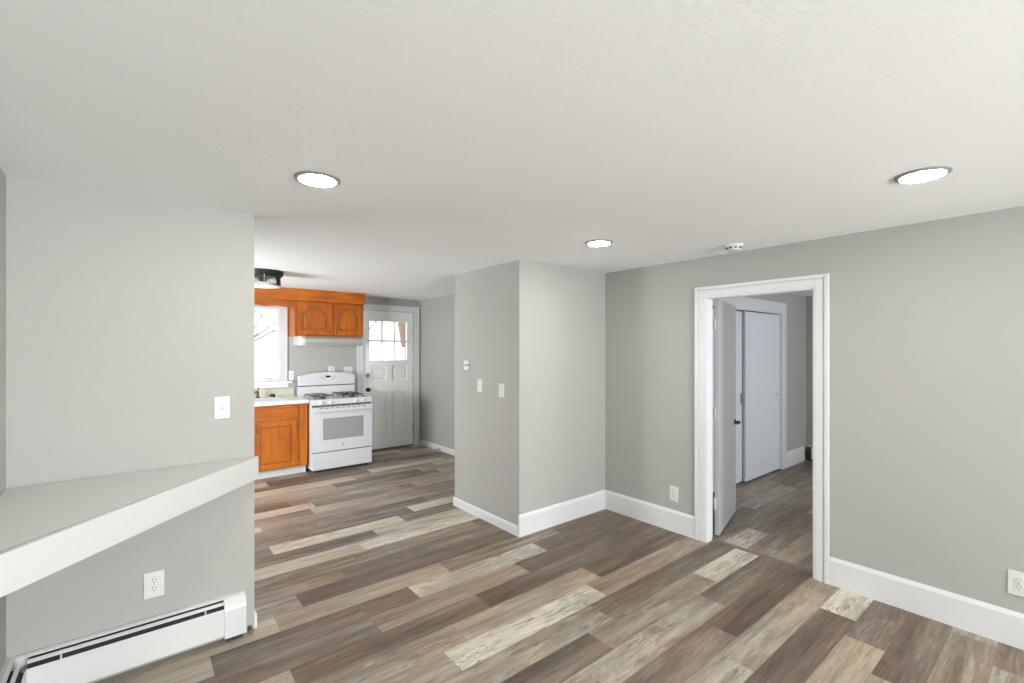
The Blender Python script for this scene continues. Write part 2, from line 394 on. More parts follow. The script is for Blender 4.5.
# windows out of view that let the daylight in
def simple_window(name, axis, a0, a1, z0, z1, b0, b1):
    fr = MB(); w = .045
    def bx(p, q, zz0, zz1, c0=b0, c1=b1):
        fr.box(p, q, c0, c1, zz0, zz1) if axis == 'x' else fr.box(c0, c1, p, q, zz0, zz1)
    bx(a0, a0+w, z0, z1); bx(a1-w, a1, z0, z1); bx(a0+w, a1-w, z0, z0+w); bx(a0+w, a1-w, z1-w, z1)
    mid = (b0+b1)/2
    bx(a0+w, a1-w, (z0+z1)/2-.02, (z0+z1)/2+.02, mid-.015, mid+.015)
    f = fr.build(name, M['trim'], kind='structure')
    g = MB()
    if axis == 'x': g.box(a0+w, a1-w, mid-.002, mid+.002, z0+w, z1-w)
    else: g.box(mid-.002, mid+.002, a0+w, a1-w, z0+w, z1-w)
    g.build('window_glass', M['glass'], f)
simple_window('window_2', 'x', .3, 3.1, .65, 2.1, YB-T, YB-.05)
simple_window('window_3', 'y', -2.55, -1.35, .8, 2.0, XL-T, XL-.05)
simple_window('window_4', 'y', 3.85, 5.15, .8, 1.95, XKL-T, XKL-.05)
simple_window('window_5', 'x', 4.85, 6.35, .8, 2.0, -1.2-T, -1.25)

# ------------------------------------------------------------------ baseboards
def base_prof(h, t, s=1):
    return [(0, 0), (t, 0), (t, h-.022), (t-.003, h-.014), (t*.55, h-.006), (t*.35, h), (0, h)]
def base_small(h, t):
    return [(0, 0), (t, 0), (t, h-.02), (t*.8, h-.008), (t*.4, h), (0, h)]
def baseboard(name, face, sgn, axis, a0, a1, prof):
    """runs along axis; its back lies on `face`, it sticks out toward sgn"""
    return struct(name, MB().prism([(face+sgn*p, z) for p, z in prof], axis, a0, a1), M['trim'])
BH = .178
# the board's profile is drawn in (x,z) for boards running along y, (y,z) for boards along x
baseboard('baseboard_right', XR, -1, 'y', YB, DY0-.098, base_prof(BH, .015))
baseboard('baseboard_right', XR, -1, 'y', DY1+.098, YP, base_prof(BH, .015))
baseboard('baseboard_block_front', YP, -1, 'x', XP-.012, XR-.0151, base_prof(BH, .015))
baseboard('baseboard_block_side', XP, -1, 'y', YP, YPE+.012, base_small(.082, .012))
baseboard('baseboard_block_back', YPE, 1, 'x', XP, XH, base_small(.082, .012))
baseboard('baseboard_hall', XH, -1, 'y', YPE+.0121, YK, base_small(.082, .013))
baseboard('baseboard_partition_end', XLE, 1, 'y', YL+.002, YL+T, base_small(.085, .014))
baseboard('baseboard_closet', YC, -1, 'x', 6.486, XF-.085, base_prof(.195, .015))
baseboard('baseboard_closet', YC, -1, 'x', XR+T, 4.28, base_prof(.195, .015))
baseboard('baseboard_back', YB, 1, 'x', XL+.10, XR-.016, base_prof(BH, .015))

# ------------------------------------------------------------------ doorway casing and jamb
def casing_v(mb, xf, sgn, y0, y1, z1, inner_low):
    """vertical casing: flat board with thin inner bead and raised outer band; sgn = direction it sticks out in x"""
    mb.box(xf, xf+sgn*.014, y0, y1, 0, z1, .001)
    if inner_low: mb.box(xf, xf+sgn*.011, y0-.006, y0, 0, z1)
def doorway_casing(name, xf, sgn):
    w = .092; mb = MB()
    e_ = .004 if sgn < 0 else .024
    yi0, yi1, zi = DY0-e_, DY1+e_, DZ+e_
    def frame(a, b, t):   # ring between offsets a..b from the opening, thickness t
        mb.box(xf, xf+sgn*t, yi0-b, yi0-a, 0, zi+b, .0012)
        mb.box(xf, xf+sgn*t, yi1+a, yi1+b, 0, zi+b, .0012)
        mb.box(xf, xf+sgn*t, yi0-a, yi1+a, zi+a, zi+b, .0012)
    frame(.0, .012, .011); frame(.012, .060, .014); frame(.060, .068, .011); frame(.068, .092, .020)
    return struct(name, mb, M['trim'])
doorway_casing('trim_1', XR, -1)
doorway_casing('trim_2', XR+T, 1)
jb = MB()
jb.box(XR, XR+T, DY0-.04, DY0-.02, 0, DZ+.04).box(XR, XR+T, DY1+.02, DY1+.04, 0, DZ+.04).box(XR, XR+T, DY0-.02, DY1+.02, DZ+.02, DZ+.04)
jb.box(XR, XR+.072, DY0-.02, DY0, 0, DZ).box(XR, XR+.072, DY1, DY1+.02, 0, DZ).box(XR, XR+.072, DY0-.02, DY1+.02, DZ, DZ+.02)
struct('trim_3', jb, M['trim'])
tag(MB().box(XR+.086, XR+.11, DY0-.02, DY0-.0175, .82, .89).build('strike_plate', M['steel']), 'small steel strike plate on the right jamb of the doorway', 'strike plate')

# ------------------------------------------------------------------ open flush door (door_1): local frame, hinge at origin, leaf along +x
ang = math.atan2(.189, .688)
d1 = bpy.data.objects.new('door_1', None); COL.objects.link(d1); d1['kind'] = 'structure'; d1['_local'] = 1
d1.location = (3.672, 1.856, 0); d1.rotation_euler = (0, 0, ang)
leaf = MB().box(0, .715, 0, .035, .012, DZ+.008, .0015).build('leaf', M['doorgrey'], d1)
for z in (.27, 1.0, 1.72):
    hb = MB().box(-.024, 0, .026, .0295, z-.045, z+.045); hb.cyl((-.012, .034, z), 'z', .006, .095, 12)
    hb.build('hinge', M['trim'], d1, label='white painted hinge')
kn = MB(); kn.lathe([(.026, 0), (.026, -.004), (.022, -.008), (.011, -.010), (.011, -.032), (.013, -.034), (.013, -.048), (.004, -.050)], (.655, 0, .85), 24, 'y')
kn.tube([(.655, -.040, .85), (.62, -.043, .851), (.585, -.042, .849), (.555, -.038, .846)], .009, 10, .007)
smooth_angle(kn.build('lever_handle', M['black'], d1, label='black lever handle'))
kn = MB(); kn.lathe([(.026, 0), (.026, .004), (.022, .008), (.011, .010), (.011, .032), (.013, .034), (.013, .048), (.004, .050)], (.655, .035, .85), 24, 'y')
kn.tube([(.655, .075, .85), (.62, .078, .851), (.585, .077, .849), (.555, .073, .846)], .009, 10, .007)
smooth_angle(kn.build('lever_handle', M['black'], d1, label='black lever handle'))
del d1['_local']

# ------------------------------------------------------------------ closet doors in the next room
cc = MB(); xi0, xi1, zc = 4.42, 6.35, 1.974
def cfr(mb, a, b, t):
    mb.box(xi0-b, xi0-a, YC-t, YC, 0, zc+b, .001); mb.box(xi1+a, xi1+b, YC-t, YC, 0, zc+b, .001); mb.box(xi0-a, xi1+a, YC-t, YC, zc+a, zc+b, .001)
cfr(cc, 0, .10, .013); cfr(cc, .10, .13, .018)
struct('trim_4', cc, M['trim'])
cj = MB().box(xi0, xi0+.015, YC, YC+.1, 0, zc).box(xi1-.015, xi1, YC, YC+.1, 0, zc).box(xi0+.015, xi1-.015, YC, YC+.1, zc-.012, zc)
struct('trim_5', cj, M['trim'])
cd = bpy.data.objects.new('door_2', None); COL.objects.link(cd); cd['kind'] = 'structure'; cd.location = (5.84, YC+.03, 0)
MB().box(5.395, 6.333, YC+.010, YC+.036, .012, zc-.024, .001).build('leaf', M['closet'], cd)
pm = MB(); pm.lathe([(.020, 0), (.020, -.003), (.015, -.003), (.013, -.001), (.003, -.0005)], (6.26, YC+.010, .95), 24, 'y'); smooth_angle(pm.build('finger_pull', M['steel'], cd, label='round steel finger pull'))
ce = bpy.data.objects.new('door_3', None); COL.objects.link(ce); ce['kind'] = 'structure'; ce.location = (4.86, YC+.07, 0)
MB().box(4.437, 5.47, YC+.048, YC+.074, .012, zc-.024, .001).build('leaf', M['closet'], ce)
MB().box(5.352, 5.372, YC+.044, YC+.048, .90, 1.02, .001).build('edge_pull', M['black'], ce, label='black edge pull')

# ------------------------------------------------------------------ wall plates
def plate_axes(wall):
    # returns function mapping (a along wall, out from wall, z)
    if wall == 'Y-': return lambda a, o, z, c: (c[0]+a, c[1]-o, c[2]+z)      # wall faces -Y
    if wall == 'X-': return lambda a, o, z, c: (c[0]-o, c[1]-a, c[2]+z)      # wall faces -X
def pbox(mb, f, c, a0, a1, o0, o1, z0, z1, bev=0):
    p, q = f(a0, o0, z0, c), f(a1, o1, z1, c); mb.box(p[0], q[0], p[1], q[1], p[2], q[2], bev)
def pcyl(mb, f, c, wall, a, o0, o1, z, r, seg=20):
    ax = 'y' if wall == 'Y-' else 'x'; p = f(a, (o0+o1)/2, z, c); mb.cyl(p, ax, r, abs(o1-o0), seg)
def outlet(c, wall, label, w=.080, h=.125, grp=None, detail=True):
    f = plate_axes(wall); t = thing('wall_outlet', label, 'outlet', c, grp)
    mb = MB(); pbox(mb, f, c, -w/2, w/2, 0, .006, -h/2, h/2, .002); mb.build('cover_plate', M['plastic'], t)
    for s in (-1, 1):
        z = s*.0195
        rb = MB(); pcyl(rb, f, c, wall, 0, .006, .0085, z, .0165, 28)
        r = smooth_angle(rb.build('receptacle', M['plastic'], t))
        sb = MB()
        pbox(sb, f, c, -.0075, -.0050, .0085, .0090, z+.000, z+.010)
        pbox(sb, f, c, .0050, .0075, .0085, .0090, z+.001, z+.009)
        pcyl(sb, f, c, wall, 0, .0085, .0090, z-.008, .0028, 12)
        sb.build('slots', M['slot'], r, label='dark slots')
    sc = MB(); pcyl(sc, f, c, wall, 0, .006, .0072, 0, .003, 12); sc.build('screw', M['steel'], t)
    return t
def switch(c, wall, label, w=.07, h=.115, toggle=True):
    f = plate_axes(wall); t = thing('light_switch', label, 'switch', c)
    mb = MB(); pbox(mb, f, c, -w/2, w/2, 0, .006, -h/2, h/2, .002); mb.build('cover_plate', M['plastic'], t)
    if toggle:
        sb = MB(); pbox(sb, f, c, -.005, .005, .006, .0065, -.012, .012); sb.build('slot', M['greyprint'], t, label='grey toggle slot')
        tb = MB(); pbox(tb, f, c, -.0038, .0038, .006, .016, .000, .009, .001); tb.build('toggle', M['plastic'], t)
    else:
        sb = MB(); pbox(sb, f, c, -.017, .017, .006, .0075, -.034, .034, .0005); sb.build('bezel', M['plastic'], t)
        tb = MB(); pbox(tb, f, c, -.015, .015, .0075, .0105, -.031, .031, .002); tb.build('rocker', M['plastic'], t)
    for z in (-.03 if toggle else -.045, .03 if toggle else .045):
        sc = MB(); pcyl(sc, f, c, wall, 0, .006, .007, z, .003, 12); sc.build('screw', M['greyprint'], t)
    return t
outlet((.079, YL, .379), 'Y-', 'white outlet on the left partition above the baseboard heater')
outlet((XR, 2.154, .313), 'X-', 'white outlet just left of the open doorway above the tall baseboard')
outlet((XR, .205, .325), 'X-', 'white outlet at the right edge of the photo above the baseboard')
switch((.361, YL, 1.214), 'Y-', 'white toggle switch on the left partition beside its free edge')
switch((XP, 3.118, 1.170), 'X-', 'white toggle switch nearest the corner of the projecting grey block')
switch((XP, 3.439, 1.191), 'X-', 'white rocker switch between the thermostat and the corner toggle switch', toggle=False)
th = thing('thermostat', 'small white thermostat with dark ends on the grey block, above the switches', 'thermostat', (XP, 3.635, 1.371))
fx = plate_axes('X-'); c = (XP, 3.635, 1.371)
mb = MB(); pbox(mb, fx, c, -.033, .033, 0, .004, -.058, .058, .001); mb.build('mounting_plate', M['greyprint'], th, label='grey metal mounting plate')
mb = MB(); pbox(mb, fx, c, -.030, .030, .004, .028, .006, .046, .003); mb.build('upper_cover', M['plastic'], th)
mb = MB(); pbox(mb, fx, c, -.030, .030, .004, .028, -.046, -.006, .003); mb.build('lower_cover', M['plastic'], th)
mb = MB(); pbox(mb, fx, c, -.007, .007, .004, .018, -.004, .004, .001); mb.build('lever', M['black'], th, label='black lever')

# ------------------------------------------------------------------ corner shelf (triangular, painted)
sh = thing('corner_shelf', 'white painted triangular shelf with deep fascia on the left partition', 'shelf', (-.1, 2.6, .93))
zt = .936; FA = (.528, 2.838); FB = (-.405, 1.815)
dx, dy = FA[0]-FB[0], FA[1]-FB[1]; LN = math.hypot(dx, dy); nx, ny = -dy/LN, dx/LN   # into the shelf
MB().prism([(-.411, YL-.002), (-.411, 1.86), (FA[0]+nx*.02, YL-.002)], 'z', zt-.022, zt-.001).build('top_board', M['shelf'], sh)
fs = MB(); th_ = .021
fs.prism([(FB[0]-.006, FB[1]-.006), FA, (FA[0]+.004, FA[1]+.008), (FA[0], YL-.0015), (FA[0]-.020, YL-.0015), (FB[0]-.006, FB[1]+.024)], 'z', zt-.122, zt)
fo = fs.build('fascia', M['shelf'], sh)
bv = fo.modifiers.new('bevel', 'BEVEL'); bv.width = .003; bv.segments = 2
MB().box(-.411, .45, YL-.02, YL-.002, zt-.045, zt-.022).build('cleat', M['shelf'], sh)

# ------------------------------------------------------------------ baseboard heaters
def heater_profile_parts(mk, zt=.225, zb=.045, dep=.066):
    """mk(profile pts (out, z)) -> prism"""
    return dict(
        back=[(0, zb-.02), (.004, zb-.02), (.004, zt-.006), (0, zt)],
        top=[(.0, zt), (.016, zt), (.028, zt-.006), (.028, zt-.010), (.016, zt-.004), (.004, zt-.004)],
        damper=[(.037, zt-.016), (.049, zt-.024), (.049, zt-.028), (.037, zt-.020)],
        front=[(dep-.002, zt-.042), (dep, zt-.045), (dep, zb), (dep-.010, zb-.006), (dep-.010, zb-.003), (dep-.002, zb+.002)],
        core=[(.005, zb+.03), (.060, zb+.03), (.060, zt-.052), (.030, zt-.030), (.005, zt-.022)])  # heating element enlarged and blackened to paint shade inside the slots
# run along the partition
X0, X1 = -.346, .37
ht = thing('baseboard_heater', 'white baseboard heater along the left partition below the outlet', 'heater', (.05, YL-.03, 0))
PR = heater_profile_parts(None)
for nm, key, m_ in (('back_panel', 'back', 'heater'), ('top_hood', 'top', 'heater'), ('damper', 'damper', 'heater'), ('front_cover', 'front', 'heater'), ('shaded_element', 'core', 'slot')):
    a0 = X0 if nm not in ('back_panel', 'top_hood') else (-.408 if nm == 'back_panel' else -.384)
    MB().prism([(YL-p, z) for p, z in PR[key]], 'x', a0, X1).build(nm, M[m_], ht)
for x in (-.245, .28):
    MB().box(x, x+.006, YL-.062, YL-.050, .168, .198, .001).build('bracket_tab', M['heater'], ht)
ec = MB().prism([(YL-p, z) for p, z in [(0, .030), (.070, .030), (.070, .172), (.066, .188), (.056, .204), (.040, .218), (.022, .227), (0, .228)]], 'x', .364, .462)
ec.build('end_cap', M['heater'], ht)
MB().box(.3635, .463, YL-.0715, YL, .036, .038).build('end_cap_lip', M['heater'], ht)
MB().box(.38, .45, YL-.045, YL, 0, .030).build('foot', M['slot'], ht, label='dark recessed foot')
MB().box(-.30, -.27, YL-.04, YL-.002, 0, .026).build('foot', M['slot'], ht, label='dark recessed foot')
MB().cyl((.490, YL-.030, .016), 'y', .011, .05, 14).build('pipe_stub', M['hinge'], ht, label='dark pipe stub')
# run along the left wall with the inside corner cover
hl = thing('baseboard_heater', 'white baseboard heater run along the left wall at the bottom left corner', 'heater', (XL+.03, 1.7, 0))
Y0, Y1 = .35, 2.848
for nm, key, m_ in (('back_panel', 'back', 'heater'), ('top_hood', 'top', 'heater'), ('damper', 'damper', 'heater'), ('front_cover', 'front', 'heater'), ('shaded_element', 'core', 'slot')):
    MB().prism([(XL+p, z) for p, z in PR[key]], 'y', Y0, Y1 if key in ('back', 'top') else 2.782).build(nm, M[m_], hl)
MB().box(XL+.002, XL+.03, 1.5, 1.55, 0, .026).build('foot', M['slot'], hl, label='dark recessed foot')
# far heater in the next room, its end cap missing
hf = thing('baseboard_heater', 'baseboard heater with bare brown end on the far wall beyond the doorway', 'heater', (XF-.03, 1.8, 0))
PF = heater_profile_parts(None, zt=.205, zb=.03)
for nm, key, m_ in (('back_panel', 'back', 'heater'), ('top_hood', 'top', 'heater'), ('front_cover', 'front', 'heater')):
    MB().prism([(XF-p, z) for p, z in PF[key]], 'y', .6, 2.325 if nm != 'back_panel' else 2.39).build(nm, M[m_], hf)
fb = MB()
for k in range(10): fb.box(XF-.055, XF-.010, 2.315+k*.0085, 2.3175+k*.0085, .05, .15)
fb.cyl((XF-.03, 2.36, .10), 'y', .011, .09, 12)
fb.build('fins', M['copper'], hf, label='brown metal fins')
MB().box(XF-.068, XF-.004, 2.345, 2.385, .152, .185).build('support_bracket', M['copper'], hf)
MB().box(XF-.05, XF-.01, .6, 2.39, 0, .03).build('foot', M['slot'], hf)

# ------------------------------------------------------------------ recessed ceiling lights, smoke detector
def downlight(x, y, label):
    t = thing('recessed_light', label, 'ceiling light', (x, y, H), 'lit recessed ceiling lights')
    mb = MB(); mb.lathe([(.074, -.001), (.074, -.009), (.080, -.009), (.092, -.004), (.092, 0)], (x, y, H), 48)
    smooth_angle(mb.build('trim_ring', M['ring'], t))
    mb = MB(); mb.lathe([(.0735, -.001), (.0735, -.0105), (.06, -.0125), (.01, -.013)], (x, y, H), 48)
    smooth_angle(mb.build('lens', M['lens'], t, label='glowing white lens'))
    return t
downlight(.609, 2.059, 'lit recessed ceiling light nearest the left partition')
downlight(2.457, 2.078, 'lit recessed ceiling light above the corner beside the projecting block')
downlight(2.541, .421, 'lit recessed ceiling light at the right, nearest the right wall outlet')
sd = thing('smoke_detector', 'round white smoke detector on the ceiling above the doorway', 'smoke detector', (3.245, 1.534, H))
mb = MB(); mb.lathe([(.062, 0), (.062, -.010), (.058, -.012)], (3.245, 1.534, H), 40); smooth_angle(mb.build('base', M['plastic'], sd))
mb = MB(); mb.lathe([(.050, -.012), (.052, -.016), (.050, -.034), (.042, -.042), (.02, -.044)], (3.245, 1.534, H), 40); smooth_angle(mb.build('cover', M['plastic'], sd))
for k in range(10):
    a = 2*math.pi*k/10; v = MB(); v.box(-.0015, .0015, -.010, .010, -.030, -.020)
    bmesh.ops.transform(v.bm, verts=v.bm.verts, matrix=Matrix.Translation((3.245, 1.534, H)) @ Matrix.Rotation(a, 4, 'Z') @ Matrix.Translation((.0515, 0, 0)))
    v.build('vent_slot', M['slot'], sd, label='dark vent slot')

# ------------------------------------------------------------------ kitchen flush-mount light
kx, ky = .935, 4.82
kl = thing('flush_mount_light', 'unlit ceiling light with black pan and clear glass drum in the kitchen', 'ceiling light', (kx, ky, H))
mb = MB(); mb.lathe([(.172, 0), (.176, -.010), (.170, -.034), (.152, -.056), (.02, -.058)], (kx, ky, H), 48); smooth_angle(mb.build('pan', M['black'], kl))
mb = MB()
prof = [(.140, -.040), (.150, -.055), (.152, -.125), (.140, -.138), (.010, -.142), (.010, -.139), (.138, -.135), (.148, -.124), (.146, -.056), (.137, -.042)]
mb.lathe(prof, (kx, ky, H), 48); smooth_angle(mb.build('glass_drum', M['glass'], kl))
MB().lathe([(.142, -.132), (.153, -.134), (.153, -.142), (.142, -.143)], (kx, ky, H), 48).build('rim', M['steel'], kl)
for sx in (-1, 1):
    b_ = MB(); b_.lathe([(.006, 0), (.014, .01), (.028, .04), (.030, .055), (.022, .078), (.006, .088)], (kx+sx*.035, ky, H-.085), 24, 'x') if sx > 0 else \
        b_.lathe([(.006, 0), (.014, -.01), (.028, -.04), (.030, -.055), (.022, -.078), (.006, -.088)], (kx+sx*.035, ky, H-.085), 24, 'x')
    smooth_angle(b_.build('bulb', M['bulb'], kl))
MB().box(kx-.03, kx+.03, ky-.015, ky+.015, H-.095, H-.056, .003).build('socket_bracket', M['black'], kl)
for a in (.4, 2.5, 4.6):
    MB().tube([(kx+.156*math.cos(a), ky+.156*math.sin(a), H-.04), (kx+.156*math.cos(a), ky+.156*math.sin(a), H-.14)], .004, 8).build('rod', M['steel'], kl)

# ------------------------------------------------------------------ kitchen window (window_1)
wf = MB()
cw = .095; yf = YK
for a, b_, t_ in ((0, cw, .016), (cw-.02, cw, .022)):
    wf.box(WX1+a-.004, WX1+b_-.004, yf-t_, yf, WZ0-.03, WZ1+b_, .001)
    wf.box(WX0-b_+.004, WX0-a+.004, yf-t_, yf, WZ0-.03, WZ1+b_, .001)
    wf.box(WX0+.004, WX1-.004, yf-t_, yf, WZ1+a, WZ1+b_)
# jamb lining
wf.box(WX0, WX0+.012, yf, yf+.12, WZ0, WZ1).box(WX1-.012, WX1, yf, yf+.12, WZ0, WZ1).box(WX0+.012, WX1-.012, yf, yf+.12, WZ0, WZ0+.012).box(WX0+.012, WX1-.012, yf, yf+.12, WZ1-.012, WZ1)
win = wf.build('window_1', M['wintrim'], kind='structure')
st = MB().box(WX0-.12, WX1+.145, yf-.060, yf+.03, WZ0-.030, WZ0-.002, .005, 2); st.build('window_sill', M['trim'], win)
MB().box(WX0-.09, WX1+.105, yf-.014, yf, WZ0-.085, WZ0-.031, .001).build('window_apron', M['trim'], win)
sa = MB(); s0, s1, q0, q1 = WX0+.012, WX1-.012, WZ0+.012, WZ1-.012
for (a, b_, c_, d_) in ((s0, s0+.034, q0, q1), (s1-.034, s1, q0, q1), (s0+.034, s1-.034, q0, q0+.034), (s0+.034, s1-.034, q1-.034, q1)): sa.box(a, b_, yf+.045, yf+.085, c_, d_, .001)
sash = sa.build('sash', M['trim'], win)
sg = MB()
for (a, b_, c_, d_) in ((s0+.034, s0+.040, q0+.034, q1-.034), (s1-.040, s1-.034, q0+.034, q1-.034)): sg.box(a, b_, yf+.05, yf+.07, c_, d_)
sg.build('gasket', M['greyprint'], sash, label='grey gasket')
MB().box(s0+.034, s1-.034, yf+.060, yf+.064, q0+.034, q1-.034).build('pane', M['glass'], sash)
ck = MB().box(1.31, 1.40, yf+.015, yf+.045, WZ0+.012, WZ0+.026, .002); ck.tube([(1.39, yf+.02, WZ0+.028), (1.36, yf+.01, WZ0+.040), (1.33, yf+.008, WZ0+.036)], .005, 8)
ck.build('window_crank', M['steel'], win, label='steel window crank')

# ------------------------------------------------------------------ back door (door_4)
yk = YK+.012     # front of leaf
dk = bpy.data.objects.new('door_4', None); COL.objects.link(dk); dk['kind'] = 'structure'; dk.location = (3.03, YK+.03, 0)
lx0, lx1 = 2.628, 3.438; lz0, lz1 = .018, 2.095
lf = MB(); yt0, yt1 = yk, yk+.044
cols = [(2.733, 2.920), (2.942, 3.129), (3.151, 3.338)]
gz = [(1.352, 1.632), (1.660, 1.940)]
gx0, gx1 = 2.733, 3.338
P = [(2.765, 2.992, 1.045, 1.262), (3.092, 3.338, 1.045, 1.262), (2.765, 2.992, .210, .862), (3.092, 3.338, .210, .862)]
# stiles, rails
lf.box(lx0, gx0, yt0, yt1, lz0, lz1); lf.box(gx1, lx1, yt0, yt1, lz0, lz1)
lf.box(gx0, gx1, yt0, yt1, 1.940, lz1); lf.box(gx0, gx1, yt0, yt1, 1.262, 1.352); lf.box(gx0, gx1, yt0, yt1, .862, 1.045); lf.box(gx0, gx1, yt0, yt1, lz0, .210)
lf.box(2.992, 3.092, yt0, yt1, 1.045, 1.262); lf.box(2.992, 3.092, yt0, yt1, .210, .862)
lf.box(gx0, 2.765, yt0, yt1, 1.045, 1.262); lf.box(gx0, 2.765, yt0, yt1, .210, .862)
# muntins
for (a, b_) in ((2.920, 2.942), (3.129, 3.151)): lf.box(a, b_, yt0+.006, yt1-.006, 1.352, 1.940)
for (a, b_) in cols: lf.box(a, b_, yt0+.006, yt1-.006, 1.632, 1.660)
# recessed panels with raised fields
for (a, b_, c_, d_) in P:
    lf.box(a, b_, yt0+.020, yt0+.028, c_, d_)
    lf.box(a+.030, b_-.030, yt0+.008, yt0+.021, c_+.030, d_-.030, .006)
lf.build('leaf', M['doorwhite'], dk)
for (a, b_) in cols:
    for (c_, d_) in gz: MB().box(a, b_, yt0+.020, yt0+.024, c_, d_).build('pane', M['glass'], dk)
for z in (1.848, 1.063, .294):
    MB().cyl((3.445, yk-.003, z), 'z', .010, .11, 12).box(3.436, 3.456, yk-.004, yk+.002, z-.05, z+.05).build('hinge', M['hinge'], dk, label='dark aged hinge')
kb = MB(); kb.lathe([(.030, 0), (.030, -.005), (.024, -.008), (.010, -.010), (.010, -.030), (.024, -.038), (.029, -.052), (.024, -.066), (.008, -.071)], (2.700, yk, .918), 28, 'y')
smooth_angle(kb.build('door_knob', M['black'], dk, label='dark round knob'))
kb = MB(); kb.lathe([(.028, 0), (.028, -.010), (.020, -.016), (.006, -.017)], (2.700, yk, 1.131), 28, 'y'); kb.box(2.696, 2.704, yk-.028, yk-.016, 1.118, 1.144, .001)
smooth_angle(kb.build('deadbolt', M['brass'], dk, label='brass deadbolt turn'))
kc = MB()
def kfr(a, b_, t_):
    kc.box(KX0-b_, KX0-a, YK-t_, YK, 0, KZ+b_, .001); kc.box(KX1+a, min(KX1+b_, XH-.001), YK-t_, YK, 0, KZ+b_, .001); kc.box(KX0-a, KX1+a, YK-t_, YK, KZ+a, KZ+b_, .001)
kfr(-.004, .070, .014); kfr(.070, .085, .020)
struct('trim_6', kc, M['trim'])
struct('trim_7', MB().box(KX0, KX0+.008, YK, YK+.14, 0, KZ).box(KX1-.006, KX1, YK+.062, YK+.14, 0, KZ).box(KX0+.008, KX1-.006, YK+.062, YK+.14, KZ-.008, KZ), M['trim'])
struct('trim_8', MB().box(KX0, KX1, YK+.0, YK+.14, -.03, .014), mat('door_sill', (.16, .13, .10), .5))
dst = thing('door_stop', 'small dark spring door stop on the hall baseboard beside the back door', 'door stop', (XH-.013, 6.06, .03))
MB().cyl((XH-.013-.004, 6.06, .03), 'x', .011, .008, 16).build('base', M['hinge'], dst)
MB().cyl((XH-.013-.033, 6.06, .03), 'x', .006, .05, 12).build('spring', M['hinge'], dst)
MB().cyl((XH-.013-.063, 6.06, .03), 'x', .009, .012, 16).build('tip', M['slot'], dst)

# ------------------------------------------------------------------ upper cabinet, soffit, hood
def arch_pts(x0, x1, z0, z1, rise, n=14):
    """cathedral arch outline: bottom corners, shoulders, arch"""
    w = x1-x0; sh_ = .16*w; pts = [(x0, z0), (x1, z0), (x1, z1-rise)]
    for i in range(n+1):
        t_ = i/n; x = x1-sh_*.6 - t_*(w-1.2*sh_); s_ = math.sin(math.pi*t_)
        pts.append((x, z1-rise+rise*(s_**1.0 if True else 0)))
    pts.append((x0, z1-rise)); return pts
def arch_door(parent, x0, x1, yf_, z0, z1, handle_x, nm='door'):
    """door front plane at y=yf_ facing -Y; stiles, rails and raised cathedral panel"""
    rl = .058
    body = MB()
    body.box(x0, x0+rl, yf_, yf_+.0101, z0, z1, .002).box(x1-rl, x1, yf_, yf_+.0101, z0, z1, .002).box(x0+rl, x1-rl, yf_, yf_+.0101, z0, z0+rl, .002)
    ax0, ax1 = x0+rl, x1-rl; rise = .085; ztop = z1-rl*.75
    # top rail with the arch cut out
    n = 16; pts = [(ax0, z1), (ax0, ztop-rise)]
    for i in range(n+1):
        t_ = i/n; u_ = (t_-.5)*2; pts.append((ax0+.02+t_*(ax1-ax0-.04), ztop-rise+rise*(math.cos(u_*math.pi/2)**.9)))
    pts += [(ax1, ztop-rise), (ax1, z1)]
    body.prism(pts, 'y', yf_, yf_+.0101)
    for (a, b_, c_, e_) in ((x0, x0+rl, z0, z1), (x1-rl, x1, z0, z1), (x0+rl, x1-rl, z0, z0+rl), (x0+rl, x1-rl, z1-rl*.7, z1)): body.box(a, b_, yf_+.0101, yf_+.018, c_, e_)
    d = body.build(nm, M['wood_z'], parent)
    MB().box(x0+rl-.004, x1-rl+.004, yf_+.0103, yf_+.0165, z0+rl-.004, z1-rl*.5).build('recessed_groove', M['grooveshade'], d, label='dark groove with shade painted in')
    # raised field
    pts = [(ax0+.030, z0+rl+.030), (ax1-.030, z0+rl+.030), (ax1-.030, ztop-rise-.030)]
    for i in range(n+1):
        t_ = 1-i/n; u_ = (t_-.5)*2; pts.append((ax0+.045+t_*(ax1-ax0-.09), ztop-rise-.028+rise*(math.cos(u_*math.pi/2)**.9)))
    pts += [(ax0+.030, ztop-rise-.030)]
    pn = MB().prism(pts, 'y', yf_+.003, yf_+.0102).build('raised_panel', M['wood_z'], d)
    b2 = pn.modifiers.new('bevel', 'BEVEL'); b2.width = .006; b2.segments = 1; b2.limit_method = 'ANGLE'
    # groove around the panel shows darker
    pull(d, handle_x, yf_, z0+.075, .085)
    return d
def pull(parent, x, yf_, zc_, ln):
    p = MB(); p.tube([(x, yf_, zc_-ln/2), (x, yf_-.018, zc_-ln/2+.008), (x, yf_-.022, zc_), (x, yf_-.018, zc_+ln/2-.008), (x, yf_, zc_+ln/2)], .0045, 8)
    p.cyl((x, yf_-.001, zc_-ln/2), 'y', .009, .004, 12); p.cyl((x, yf_-.001, zc_+ln/2), 'y', .009, .004, 12)
    smooth_angle(p.build('pull_handle', M['bronze'], parent, label='dark bronze pull'))
YU = 6.38
uc = thing('wall_cabinet', 'honey wood wall cabinet with two arched doors above the range', 'cabinet', (2.055, 6.54, 1.69))
cb = MB().box(1.603, 1.621, YU+.018, YK-.001, 1.69, 2.143).box(2.487, 2.505, YU+.018, YK-.001, 1.69, 2.143).box(1.621, 2.487, YU+.03, YK-.001, 1.69, 1.708).box(1.621, 2.487, YU+.03, YK-.001, 2.125, 2.143).box(1.621, 2.487, YK-.01, YK-.001, 1.708, 2.125)
cb.build('carcass', M['wood_z'], uc)
